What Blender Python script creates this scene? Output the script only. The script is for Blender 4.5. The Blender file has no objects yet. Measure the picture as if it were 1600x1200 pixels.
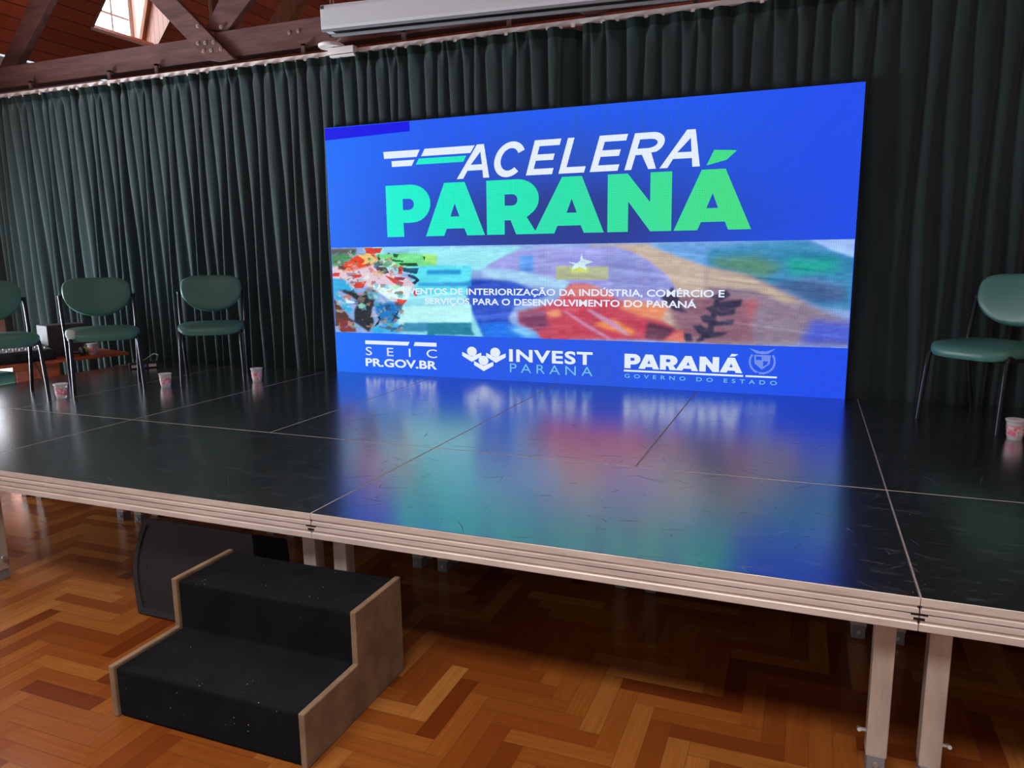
import bpy, bmesh, math, random
import numpy as np
from mathutils import Vector, Matrix

random.seed(7); RNG = np.random.default_rng(7)
S = bpy.context.scene
COL = S.collection
FH = 0.6          # height of the stage top above the parquet

# ------------------------------------------------------------------ camera
cam = bpy.data.cameras.new('camera'); cam_o = bpy.data.objects.new('camera', cam); COL.objects.link(cam_o)
right = Vector((0.93039391, 0.36637909, -0.01155599))
down = Vector((0.05217552, -0.16356879, -0.98515124))
fwd = Vector((-0.36282902, 0.91597577, -0.17129943))
M = Matrix(((right.x, -down.x, -fwd.x, 1.6695), (right.y, -down.y, -fwd.y, -2.1707), (right.z, -down.z, -fwd.z, 0.9345 + FH), (0, 0, 0, 1)))
cam_o.matrix_world = M
cam.sensor_width = 36; cam.lens = 1164.06 / 1600 * 36; cam.clip_start = .05; cam.clip_end = 100
S.camera = cam_o

# ------------------------------------------------------------------ view and world
S.view_settings.view_transform = 'Standard'; S.view_settings.look = 'None'
S.view_settings.exposure = 0.0; S.view_settings.gamma = 1.0; S.view_settings.use_curve_mapping = False
W = bpy.data.worlds.new('sky'); S.world = W; W.use_nodes = True
W.node_tree.nodes['Background'].inputs[0].default_value = (.75, .85, 1, 1)
W.node_tree.nodes['Background'].inputs[1].default_value = 1.0
S.cycles.use_denoising = True
S.cycles.max_bounces = 6; S.cycles.diffuse_bounces = 3; S.cycles.glossy_bounces = 3
S.cycles.sample_clamp_indirect = 4.0
LED = 1.0          # brightness of the LED wall
DAY_FRONT = 1.3    # daylight through the windows behind the camera
DAY_LEFT = 2.2      # window beside the end of the curtain
FILL_SIDE = 60.0     # low window added in the left wall to light the curtain folds

DAY_ROOF = 8.0     # dormers, back window and the added window in the right wall
DAY_TOP = 1.5      # skylight pane in front of the stage
sk = (-2.0, 3.4, -4.0, -2.4)
la = bpy.data.lights.new('skylight_lamp', 'AREA'); la.shape = 'RECTANGLE'; la.size = 5.3; la.size_y = 1.5; la.energy = 230; la.color = (1, .97, .93); la.spread = math.radians(105)  # lamp added under the skylight, spread narrowed to keep it off the curtain
lo_ = bpy.data.objects.new('skylight_lamp', la); COL.objects.link(lo_); lo_.location = ((sk[0] + sk[1]) / 2, (sk[2] + sk[3]) / 2, 5.98)

# ------------------------------------------------------------------ helpers
def lin(c):
    return tuple((v / 255 / 12.92 if v / 255 <= .04045 else ((v / 255 + .055) / 1.055) ** 2.4) for v in c[:3])
MATS = {}
def mat(name, rgb=None, rough=.5, metal=0., spec=.5, emit=0., **kw):
    m = bpy.data.materials.new(name); m.use_nodes = True; MATS[name] = m
    b = m.node_tree.nodes['Principled BSDF']
    if rgb is not None: b.inputs['Base Color'].default_value = (*lin(rgb), 1)
    b.inputs['Roughness'].default_value = rough; b.inputs['Metallic'].default_value = metal
    b.inputs['Specular IOR Level'].default_value = spec
    if emit:
        b.inputs['Emission Color'].default_value = (*lin(rgb), 1); b.inputs['Emission Strength'].default_value = emit
    for k, v in kw.items(): b.inputs[k.replace('_', ' ')].default_value = v
    return m
class NT:
    """small node-tree helper"""
    def __init__(s, m): s.t = m.node_tree; s.b = s.t.nodes['Principled BSDF']
    def n(s, t, **kw):
        x = s.t.nodes.new(t)
        for k, v in kw.items():
            if hasattr(x, k): setattr(x, k, v)
            else: x.inputs[k.replace('_', ' ')].default_value = v
        return x
    def l(s, a, b): s.t.links.new(a, b)
    def coord(s, kind='Object', scale=(1, 1, 1)):
        c = s.n('ShaderNodeTexCoord'); mp = s.n('ShaderNodeMapping'); mp.inputs['Scale'].default_value = scale
        s.l(c.outputs[kind], mp.inputs[0]); return mp.outputs[0]
    def noise(s, co, scale, detail=4, rough=.6):
        x = s.n('ShaderNodeTexNoise'); x.inputs['Scale'].default_value = scale; x.inputs['Detail'].default_value = detail
        x.inputs['Roughness'].default_value = rough; s.l(co, x.inputs['Vector']); return x.outputs['Fac']
    def ramp(s, fac, stops):
        r = s.n('ShaderNodeValToRGB'); e = r.color_ramp.elements
        while len(e) < len(stops): e.new(.5)
        for el, (p, c) in zip(e, stops):
            el.position = p; el.color = (*c, 1) if len(c) == 3 else c
        s.l(fac, r.inputs[0]); return r.outputs[0]
    def mix(s, fac, a, b, mode='MIX'):
        x = s.n('ShaderNodeMix'); x.data_type = 'RGBA'; x.blend_type = mode
        for sock, v in ((x.inputs[0], fac), (x.inputs[6], a), (x.inputs[7], b)):
            if hasattr(v, 'links') or hasattr(v, 'is_linked'): s.l(v, sock)
            elif isinstance(v, (int, float)): sock.default_value = v
            else: sock.default_value = (*v, 1)
        return x.outputs[2]
    def math(s, op, a, b=0., c=None):
        x = s.n('ShaderNodeMath', operation=op)
        for i, v in enumerate((a, b) if c is None else (a, b, c)):
            if hasattr(v, 'is_linked'): s.l(v, x.inputs[i])
            else: x.inputs[i].default_value = v
        return x.outputs[0]
    def bump(s, h, strength=.3, dist=.002):
        x = s.n('ShaderNodeBump'); x.inputs['Strength'].default_value = strength; x.inputs['Distance'].default_value = dist
        s.l(h, x.inputs['Height']); s.l(x.outputs[0], s.b.inputs['Normal'])
def mottle(name, a, b, scale, rough=.6, bump=0., stretch=(1, 1, 1), spec=.5, metal=0., bdist=.002, lo=.35, hi=.65):
    m = mat(name, a, rough, metal, spec); t = NT(m); co = t.coord('Object', stretch); f = t.noise(co, scale)
    t.l(t.ramp(f, [(lo, lin(a)), (hi, lin(b))]), t.b.inputs['Base Color'])
    if bump: t.bump(t.noise(co, scale * 6, 3), bump, bdist)
    return m

class MB:
    def __init__(s): s.v = []; s.f = []; s.m = []; s.cur = 0
    def add(s, vs, fs):
        o = len(s.v); s.v += [tuple(p) for p in vs]; s.f += [[i + o for i in q] for q in fs]; s.m += [s.cur] * len(fs)
    def box(s, x0, x1, y0, y1, z0, z1):
        s.add([(x, y, z) for x in (x0, x1) for y in (y0, y1) for z in (z0, z1)],
              [(0, 1, 3, 2), (4, 6, 7, 5), (0, 4, 5, 1), (2, 3, 7, 6), (0, 2, 6, 4), (1, 5, 7, 3)]); return s
    def prism(s, poly, a, b, axis='y'):
        """polygon in the two other axes, extruded from a to b along axis"""
        def P(u, v, w): return {'y': (u, w, v), 'x': (w, u, v), 'z': (u, v, w)}[axis]
        n = len(poly); vs = [P(u, v, a) for u, v in poly] + [P(u, v, b) for u, v in poly]
        s.add(vs, [list(range(n))[::-1], list(range(n, 2 * n))] + [(i, (i + 1) % n, n + (i + 1) % n, n + i) for i in range(n)]); return s
    def tube(s, pts, r, n=10, cap=True):
        pts = [Vector(p) for p in pts]; rs = r if isinstance(r, (list, tuple)) else [r] * len(pts)
        rings = []; up = None
        for i, p in enumerate(pts):
            d = (pts[min(i + 1, len(pts) - 1)] - pts[max(i - 1, 0)]).normalized()
            if up is None: up = d.orthogonal().normalized()
            up = (up - d * up.dot(d)).normalized(); sd = d.cross(up)
            rings.append([p + (up * math.cos(2 * math.pi * k / n) + sd * math.sin(2 * math.pi * k / n)) * rs[i] for k in range(n)])
        fs = [(i * n + k, i * n + (k + 1) % n, (i + 1) * n + (k + 1) % n, (i + 1) * n + k) for i in range(len(pts) - 1) for k in range(n)]
        if cap: fs += [list(range(n))[::-1], list(range((len(pts) - 1) * n, len(pts) * n))]
        s.add([q for rr in rings for q in rr], fs); return s
    def lathe(s, prof, n=24, c=(0, 0, 0), cap=True):
        vs = [(c[0] + r * math.cos(2 * math.pi * k / n), c[1] + r * math.sin(2 * math.pi * k / n), c[2] + z) for r, z in prof for k in range(n)]
        fs = [(i * n + k, i * n + (k + 1) % n, (i + 1) * n + (k + 1) % n, (i + 1) * n + k) for i in range(len(prof) - 1) for k in range(n)]
        if cap: fs += [list(range(n))[::-1], list(range((len(prof) - 1) * n, len(prof) * n))]
        s.add(vs, fs); return s
    def rings(s, rr, cap=True):
        n = len(rr[0]); fs = [(i * n + k, i * n + (k + 1) % n, (i + 1) * n + (k + 1) % n, (i + 1) * n + k) for i in range(len(rr) - 1) for k in range(n)]
        if cap: fs += [list(range(n))[::-1], list(range((len(rr) - 1) * n, len(rr) * n))]
        s.add([p for r in rr for p in r], fs); return s
    def build(s, name, mats, parent=None, smooth=False, bevel=0., loc=None, rot=None, fix=True):
        me = bpy.data.meshes.new(name); me.from_pydata(s.v, [], s.f)
        for m in (mats if isinstance(mats, (list, tuple)) else [mats]): me.materials.append(MATS[m])
        me.polygons.foreach_set('material_index', s.m)
        if fix:
            bm = bmesh.new(); bm.from_mesh(me); bmesh.ops.recalc_face_normals(bm, faces=bm.faces); bm.to_mesh(me); bm.free()
        o = bpy.data.objects.new(name, me); COL.objects.link(o)
        if smooth:
            me.polygons.foreach_set('use_smooth', [True] * len(me.polygons))
            me.set_sharp_from_angle(angle=math.radians(smooth if smooth is not True else 40))
        if bevel:
            b = o.modifiers.new('bevel', 'BEVEL'); b.width = bevel; b.segments = 2; b.limit_method = 'ANGLE'
        if parent: o.parent = parent
        if loc: o.location = loc
        if rot: o.rotation_euler = rot
        return o
def tag(o, label, cat=None, group=None):
    o['label'] = label
    if cat: o['category'] = cat
    if group: o['group'] = group
    return o
def empty(name, loc=(0, 0, 0), rz=0., label=None, cat=None, group=None):
    o = bpy.data.objects.new(name, None); COL.objects.link(o); o.location = loc; o.rotation_euler = (0, 0, rz); o.empty_display_size = .1
    if label: tag(o, label, cat, group)
    return o
def struct(o): o['kind'] = 'structure'; return o
def copy_tree(o, parent=None):
    c = o.copy(); COL.objects.link(c)
    if parent: c.parent = parent
    for ch in list(o.children): copy_tree(ch, c)
    return c

# ------------------------------------------------------------------ materials
mat('dark_gap', (22, 12, 8), .8)
m = mat('parquet', (150, 85, 35), .32); t = NT(m)
co = t.coord('UV', (1, 1, 1)); at = t.n('ShaderNodeAttribute', attribute_name='tone')
gr = t.n('ShaderNodeMapping'); gr.inputs['Scale'].default_value = (3, 55, 1); t.l(co, gr.inputs[0])
g = t.noise(gr.outputs[0], 1.0, 5, .65)
gr2 = t.n('ShaderNodeMapping'); gr2.inputs['Scale'].default_value = (6, 240, 1); t.l(co, gr2.inputs[0]); g2 = t.noise(gr2.outputs[0], 1.0, 2)
base = t.ramp(at.outputs['Fac'], [(0., lin((98, 46, 17))), (.3, lin((132, 72, 27))), (.65, lin((152, 92, 37))), (1., lin((180, 122, 58)))])
c1 = t.mix(t.ramp(g, [(.3, (0, 0, 0)), (.75, (1, 1, 1))]), base, lin((120, 52, 18)), 'MIX')
c2 = t.mix(.55, base, c1); c3 = t.mix(t.math('MULTIPLY', g2, .5), c2, lin((84, 34, 10)))
t.l(c3, t.b.inputs['Base Color'])
rr = t.noise(t.coord('Object'), 1.3, 3); t.l(t.math('MULTIPLY_ADD', rr, .18, .10), t.b.inputs['Roughness'])
t.bump(g2, .12, .001)

m = mat('deck_black', (9, 9, 11), .2, spec=.5, IOR=2.8, Coat_Weight=1.0, Coat_Roughness=.21, Coat_IOR=3.2); t = NT(m)
co = t.coord('Object')
wear = t.ramp(t.noise(t.coord('Object', (1.0, 3.0, 1)), 7, 8, .75), [(.56, (0, 0, 0)), (.72, (1, 1, 1))])
vs = t.n('ShaderNodeTexVoronoi', feature='DISTANCE_TO_EDGE'); vs.inputs['Scale'].default_value = 3.2
wrp = t.n('ShaderNodeMix'); wrp.data_type = 'VECTOR'; wrp.inputs[0].default_value = .12; t.l(co, wrp.inputs[4])
nz = t.n('ShaderNodeTexNoise'); nz.inputs['Scale'].default_value = 5; t.l(co, nz.inputs[0]); t.l(nz.outputs['Color'], wrp.inputs[5])
t.l(wrp.outputs[1], vs.inputs['Vector'])
scr = t.math('MULTIPLY', t.ramp(vs.outputs[0], [(0., (1, 1, 1)), (.006, (0, 0, 0))]), t.ramp(t.noise(co, 9, 2), [(.55, (0, 0, 0)), (.62, (1, 1, 1))]))
dust = t.math('MULTIPLY', wear, .45)
t.l(t.mix(t.math('MAXIMUM', dust, t.math('MULTIPLY', scr, .7)), lin((9, 9, 11)), lin((120, 122, 128))), t.b.inputs['Base Color'])
t.l(t.math('MULTIPLY_ADD', t.noise(co, 2.5, 4), .12, .17), t.b.inputs['Roughness'])
hb = t.math('ADD', t.math('MULTIPLY', scr, -1.0), t.math('MULTIPLY', t.noise(t.coord('Object', (1, 14, 1)), 9, 3), .5)); t.bump(hb, .4, .0014)

mottle('aluminium', (222, 211, 203), (186, 174, 166), 3, .42, .1, (1.0, 8, 8), metal=.1, lo=.4, hi=.75)
mat('scuff', (74, 76, 80), .8, spec=.2); mat('lip_worn', (96, 94, 92), .5, .2)
mottle('leg_metal', (196, 182, 168), (170, 156, 144), 4, .45, .1, (4, 4, 1), metal=.2)
mat('foot_grey', (122, 122, 124), .55); mat('black_plastic', (14, 14, 15), .45); mat('zinc', (200, 200, 198), .3, .8)
mottle('ply_edge', (176, 152, 122), (116, 98, 80), 30, .8, .2, (.6, 8, 8))
mottle('mdf', (136, 110, 84), (110, 88, 66), 9, .85, .4)
m = mat('carpet', (16, 17, 20), 1., spec=.1); t = NT(m); co = t.coord('Object')
vo = t.n('ShaderNodeTexVoronoi'); vo.inputs['Scale'].default_value = 38; t.l(co, vo.inputs['Vector'])
sp = t.math('MULTIPLY', t.ramp(vo.outputs['Distance'], [(.05, (1, 1, 1)), (.08, (0, 0, 0))]), t.ramp(t.noise(co, 6, 2), [(.53, (0, 0, 0)), (.6, (1, 1, 1))]))
fz = t.ramp(t.noise(co, 7, 5, .7), [(.35, lin((15, 16, 19))), (.7, lin((25, 26, 29)))])
t.l(t.mix(sp, fz, lin((190, 186, 180))), t.b.inputs['Base Color']); t.bump(t.noise(co, 420, 2), .6, .003)
m = mat('curtain_green', (46, 66, 62), .92, spec=.12, Sheen_Weight=.25, Sheen_Roughness=.5); t = NT(m)
t.l(t.ramp(t.noise(t.coord('Object', (1, 1, .25)), 3, 4), [(.3, lin((40, 54, 54))), (.75, lin((51, 70, 69)))]), t.b.inputs['Base Color'])
t.bump(t.noise(t.coord('Object'), 180, 2), .25, .002)
mat('curtain_header', (36, 50, 49), .95, spec=.1)
mat('white_paint', (236, 232, 228), .45); mat('case_white', (226, 240, 246), .4); mat('case_grey', (150, 156, 158), .5)
mottle('beam_wood', (112, 78, 72), (80, 54, 51), 3, .62, .3, (.8, 6, 6))
mottle('beam_pale', (150, 92, 52), (118, 66, 38), 3, .6, .2, (5, 5, .8))
m = mat('ceiling_boards', (128, 60, 40), .5); t = NT(m)
co = t.coord('Object'); sx = t.n('ShaderNodeSeparateXYZ'); t.l(co, sx.inputs[0])
fr = t.math('FRACT', t.math('MULTIPLY', sx.outputs[0], 11.)); idn = t.math('FLOOR', t.math('MULTIPLY', sx.outputs[0], 11.))
wn = t.n('ShaderNodeTexWhiteNoise', noise_dimensions='1D'); t.l(idn, wn.inputs['W'])
bc = t.mix(wn.outputs[0], lin((182, 90, 58)), lin((152, 70, 46))); ln = t.ramp(t.math('ABSOLUTE', t.math('SUBTRACT', fr, .5)), [(.45, (1, 1, 1)), (.49, (0, 0, 0))])
t.l(t.mix(ln, lin((48, 20, 14)), bc), t.b.inputs['Base Color'])
m = mat('cheek_boards', (196, 150, 136), .5); t = NT(m)
co = t.coord('Object'); sx = t.n('ShaderNodeSeparateXYZ'); t.l(co, sx.inputs[0])
fr = t.math('FRACT', t.math('MULTIPLY', sx.outputs[0], 14.))
ln = t.ramp(t.math('ABSOLUTE', t.math('SUBTRACT', fr, .5)), [(.45, (1, 1, 1)), (.49, (0, 0, 0))])
t.l(t.mix(ln, lin((130, 90, 78)), lin((205, 166, 152))), t.b.inputs['Base Color'])
mottle('plaster', (200, 184, 176), (188, 172, 164), 2, .9)
mat('frame_white', (210, 204, 196), .5)
for nm, st in (('day_front', DAY_FRONT), ('day_left', DAY_LEFT), ('fill_side', FILL_SIDE), ('day_roof', DAY_ROOF), ('day_top', DAY_TOP)):
    mat(nm, (236, 244, 255), .3, emit=st)
mat('vinyl_green', (66, 120, 108), .38, spec=.5); t = NT(MATS['vinyl_green']); t.bump(t.noise(t.coord('Object'), 160, 2), .12, .001)
mat('tube_dark', (40, 42, 46), .33, .75); mat('shell_black', (10, 10, 11), .6); mat('corner_pale', (196, 214, 204), .9)
m = mat('cup_plastic', (226, 222, 224), .25, Transmission_Weight=.35); mat('cup_lid', (232, 230, 232), .3)
m = mat('cup_print', (212, 130, 142), .35); t = NT(m)
t.l(t.ramp(t.noise(t.coord('Object'), 42, 3), [(.42, lin((206, 118, 134))), (.55, lin((232, 206, 210))), (.70, lin((120, 96, 108)))]), t.b.inputs['Base Color'])
mottle('desk_wood', (176, 92, 46), (140, 66, 32), 5, .4, .1, (9, 2, 9))
mat('grey_box', (66, 64, 66), .7); mat('mixer_black', (20, 21, 24), .5); mat('mixer_grey', (112, 114, 122), .5); mat('pale', (214, 214, 212), .5)
mat('yellow_green', (168, 178, 62), .5); mat('cable_olive', (104, 108, 78), .6); mat('blue_plastic', (70, 110, 190), .4)
mat('speaker_black', (22, 23, 25), .55)
mat('speaker_frame', (30, 31, 33), .5)
m = mat('grille', (86, 88, 92), .4, .6); t = NT(m); co = t.coord('Object'); sx = t.n('ShaderNodeSeparateXYZ'); t.l(co, sx.inputs[0])
P_ = 1 / .0105
u = t.math('MULTIPLY', sx.outputs[0], P_); v = t.math('MULTIPLY', sx.outputs[2], P_ / .866)
row = t.math('FLOOR', v); off = t.math('MULTIPLY', t.math('MODULO', row, 2.), .5)
du = t.math('SUBTRACT', t.math('FRACT', t.math('ADD', u, off)), .5); dv = t.math('SUBTRACT', t.math('FRACT', v), .5)
rad = t.math('SQRT', t.math('ADD', t.math('POWER', t.math('ABSOLUTE', du), 2.), t.math('POWER', t.math('ABSOLUTE', dv), 2.)))
hole = t.ramp(rad, [(.33, (0, 0, 0)), (.38, (1, 1, 1))])
t.l(t.mix(hole, lin((5, 5, 6)), lin((46, 47, 50))), t.b.inputs['Base Color']); t.l(t.math('MULTIPLY', hole, .3), t.b.inputs['Metallic'])
# LED wall: emission from a colour attribute, broken into LED dots
def led_mat(name, rgb=None, k=1.0, dots=.22):
    m = mat(name, (2, 2, 3), .6, spec=.2); t = NT(m); co = t.coord('Object'); sx = t.n('ShaderNodeSeparateXYZ'); t.l(co, sx.inputs[0])
    w = []
    for i in (0, 2):
        sn = t.math('SINE', t.math('MULTIPLY', sx.outputs[i], 2 * math.pi / .0096)); w.append(t.math('MULTIPLY_ADD', sn, .5, .5))
    pat = t.math('MULTIPLY_ADD', t.math('MULTIPLY', w[0], w[1]), dots * 2.4, 1 - dots)
    if rgb is None: src = t.n('ShaderNodeAttribute', attribute_name='Col').outputs['Color']
    else: r = t.n('ShaderNodeRGB'); r.outputs[0].default_value = (*lin(rgb), 1); src = r.outputs[0]
    t.l(src, t.b.inputs['Emission Color']); t.l(t.math('MULTIPLY', pat, LED * k), t.b.inputs['Emission Strength'])
    return m
led_mat('led_picture', None, 1.0, .28); led_mat('led_white', (222, 232, 255), 1.2, .3); led_mat('led_green', (40, 222, 178), 1.1, .28); t = NT(MATS['led_green']); sx = t.n('ShaderNodeSeparateXYZ'); t.l(t.coord('Object'), sx.inputs[0]); t.l(t.ramp(t.math('MULTIPLY_ADD', sx.outputs[0], .36, .5), [(0., lin((20, 246, 214))), (.5, lin((44, 226, 176))), (1., lin((74, 222, 128)))]), t.b.inputs['Emission Color'])
led_mat('led_deep_blue', (8, 8, 232), 1, .05); led_mat('led_cyan', (120, 200, 245), 1, .15); led_mat('led_faint', (120, 150, 240), 1, .2)

# ------------------------------------------------------------------ the hall
def wall(name, axis, c, th, a0, a1, z0, z1, holes, m):
    """wall slab at axis=c with rectangular openings (a0,a1,z0,z1), all in one row"""
    b = MB()
    def bx(p0, p1, q0, q1):
        if axis == 'x': b.box(c, c + th, p0, p1, q0, q1)
        else: b.box(p0, p1, c, c + th, q0, q1)
    p = a0
    for h in sorted(holes):
        bx(p, h[0], z0, z1); bx(h[0], h[1], z0, h[2]); bx(h[0], h[1], h[3], z1); p = h[1]
    bx(p, a1, z0, z1)
    return struct(b.build(name, m))
WIN = [0]
def window(axis, c, a0, a1, z0, z1, nv, nh, glass, out):
    WIN[0] += 1; nm = 'window_%d' % WIN[0]; b = MB(); f = .05
    def bx(p0, p1, q0, q1, d0, d1):
        lo, hi = sorted((c + out * d0, c + out * d1))
        if axis == 'x': b.box(lo, hi, p0, p1, q0, q1)
        else: b.box(p0, p1, lo, hi, q0, q1)
    bx(a0, a1, z0, z0 + f, 0, .06); bx(a0, a1, z1 - f, z1, 0, .06); bx(a0, a0 + f, z0 + f, z1 - f, 0, .06); bx(a1 - f, a1, z0 + f, z1 - f, 0, .06)
    for i in range(1, nv): x = a0 + (a1 - a0) * i / nv; bx(x - .012, x + .012, z0 + f, z1 - f, .01, .05)
    for i in range(1, nh): z = z0 + (z1 - z0) * i / nh; bx(a0 + f, a1 - f, z - .012, z + .012, .012, .048)
    fr = struct(b.build(nm, 'frame_white'))
    b = MB(); bx(a0 + f, a1 - f, z0 + f, z1 - f, .026, .034)
    b.build('pane', glass, fr)
XL, XR, YF, YB = -6.0, 6.0, -6.5, 8.0
# herringbone parquet: 35 x 7 cm blocks along the room axes
bw, bl = .07, 5; ox, oy = -.003, .026
V = []; Fc = []; UV = []; TONE = []
i0, i1 = int((XL - ox) / bw) - 6, int((XR - ox) / bw) + 1; j0, j1 = int((YF - oy) / bw) - 6, int((YB - oy) / bw) + 1
g = .0005
for j in range(j0, j1):
    for i in range(i0, i1):
        k = (i + j + 1) % (2 * bl)
        if k == 0: w, h = bl, 1
        elif k == bl: w, h = 1, bl
        else: continue
        x0, y0, x1, y1 = ox + i * bw + g, oy + j * bw + g, ox + (i + w) * bw - g, oy + (j + h) * bw - g
        x0, x1 = max(x0, XL), min(x1, XR); y0, y1 = max(y0, YF), min(y1, YB)
        if x1 - x0 < .002 or y1 - y0 < .002: continue
        n = len(V); V += [(x0, y0, 0), (x1, y0, 0), (x1, y1, 0), (x0, y1, 0)]; Fc.append((n, n + 1, n + 2, n + 3))
        u, v = random.random() * 40, random.random() * 40; L, B = (x1 - x0, y1 - y0)
        UV += ([(u, v), (u + L, v), (u + L, v + B), (u, v + B)] if w > 1 else [(u, v), (u, v + L), (u + B, v + L), (u + B, v)])
        TONE += [min(1, max(0, random.gauss(.52, .26)))] * 4
nb = len(Fc); n = len(V)
V += [(XL, YF, -.001), (XR, YF, -.001), (XR, YB, -.001), (XL, YB, -.001)]; Fc.append((n, n + 1, n + 2, n + 3)); UV += [(0, 0)] * 4; TONE += [0] * 4
me = bpy.data.meshes.new('floor'); me.from_pydata(V, [], Fc); me.materials.append(MATS['parquet']); me.materials.append(MATS['dark_gap'])
me.polygons.foreach_set('material_index', [0] * nb + [1])
uvl = me.uv_layers.new(name='UVMap'); uvl.data.foreach_set('uv', [c for p in UV for c in p])
at = me.attributes.new('tone', 'FLOAT', 'CORNER'); at.data.foreach_set('value', TONE)
o = bpy.data.objects.new('floor', me); COL.objects.link(o); struct(o)

def roof_z(x): return 3.444 + FH + 1.12 * (x + 5.585)
EZ = roof_z(XL)     # eaves; the lining rises at 48 degrees above them
lw = [(1.9, 2.97, .95, 2.1), (-.2, 1.72, .12, 1.45), (-4.6, -2.6, 1.0, 2.05)]  # second opening is added, low and bright, for the curtain folds
wall('wall_left', 'x', XL - .15, .15, YF, YB, 0, EZ - .02, lw, 'plaster')
for k, h in enumerate(lw): window('x', XL, *h, 3, 2, ('day_left', 'fill_side', 'day_front')[k], -1)
rw = [(4.0, 7.2, 1.5, 3.2)]  # unseen window added behind the curtain to brighten the back roof
wall('wall_right', 'x', XR, .15, YF, YB, 0, EZ - .02, rw, 'plaster'); window('x', XR, *rw[0], 4, 2, 'day_roof', 1)
fw = [(-5.2, -3.2, 2.7, 4.6), (-2.2, 0, 2.7, 4.6), (1.2, 3.4, 2.7, 4.6), (4.0, 5.6, 2.7, 4.6)]
wall('wall_front', 'y', YF - .15, .15, XL, XR, 0, 6.0, fw, 'plaster')
for h in fw: window('y', YF, *h, 3, 3, 'day_front', -1)
bwn = [(-1.75, -.55, 3.75, 4.35)]
wall('wall_back', 'y', YB, .15, XL, XR, 0, 6.0, bwn, 'ceiling_boards')
window('y', YB, *bwn[0], 4, 1, 'day_roof', 1)
# roof lining, with two dormer openings in the left slope
xo = -5.63; dorm = [(1.2, 2.5), (4.15, 5.0)]; xt = -4.75; ZT = 6.0; xtop = (ZT - FH - 3.444) / 1.12 - 5.585
b = MB()
def slab(x0, x1, y0, y1):
    b.prism([(x0, roof_z(x0)), (x1, roof_z(x1)), (x1 - .05, roof_z(x1) + .05), (x0 - .05, roof_z(x0) + .05)], y0, y1, 'y')
slab(XL, xo, YF, YB); slab(xt, xtop, YF, YB)
p = YF
for d0, d1 in dorm: slab(xo, xt, p, d0); p = d1
slab(xo, xt, p, YB)
b.box(xtop - .03, sk[0], YF, YB, ZT, ZT + .05); b.box(sk[1], -xtop + .03, YF, YB, ZT, ZT + .05); b.box(sk[0], sk[1], YF, sk[2], ZT, ZT + .05); b.box(sk[0], sk[1], sk[3], YB, ZT, ZT + .05)
b.prism([(-XL, roof_z(XL)), (-xtop, ZT), (-xtop + .05, ZT + .05), (-XL + .05, roof_z(XL) + .05)], YF, YB, 'y')
struct(b.build('ceiling', 'ceiling_boards'))
WIN[0] += 1; b = MB()
for k in range(7): x = sk[0] + (sk[1] - sk[0]) * k / 6; b.box(x - .02, x + .02, sk[2], sk[3], ZT - .02, ZT + .05)
for y in (sk[2], sk[3]): b.box(sk[0], sk[1], y - .02, y + .02, ZT - .019, ZT + .049)
o = struct(b.build('window_%d' % WIN[0], 'frame_white'))
b = MB(); b.box(sk[0] + .02, sk[1] - .02, sk[2] + .02, sk[3] - .02, ZT + .01, ZT + .02); b.build('pane', 'day_top', o)
for k, (d0, d1) in enumerate(dorm):
    b = MB(); xw = -5.97; zt = roof_z(xt)
    for y0, y1 in ((d0 - .03, d0 + .004), (d1 - .004, d1 + .03)):
        b.prism([(xw, roof_z(xo) - .0), (xo, roof_z(xo)), (xt, zt), (xw, zt)], y0, y1, 'y')
    b.box(xw, xt, d0 - .03, d1 + .03, zt, zt + .03); b.box(xw, xo, d0 - .03, d1 + .03, roof_z(xo) - .03, roof_z(xo))
    struct(b.build('wall_dormer', 'cheek_boards'))
    window('x', xw, d0, d1, roof_z(xo), zt, 3 if k else 4, 3, 'day_roof', -1)
    if k:
        b = MB(); b.prism([(-5.864, 3.40 + FH), (-5.82, 3.40 + FH), (-5.50, 4.30 + FH), (-5.545, 4.30 + FH)], d1 - .06, d1, 'y')
        struct(b.build('trim_1', 'beam_pale'))

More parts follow.
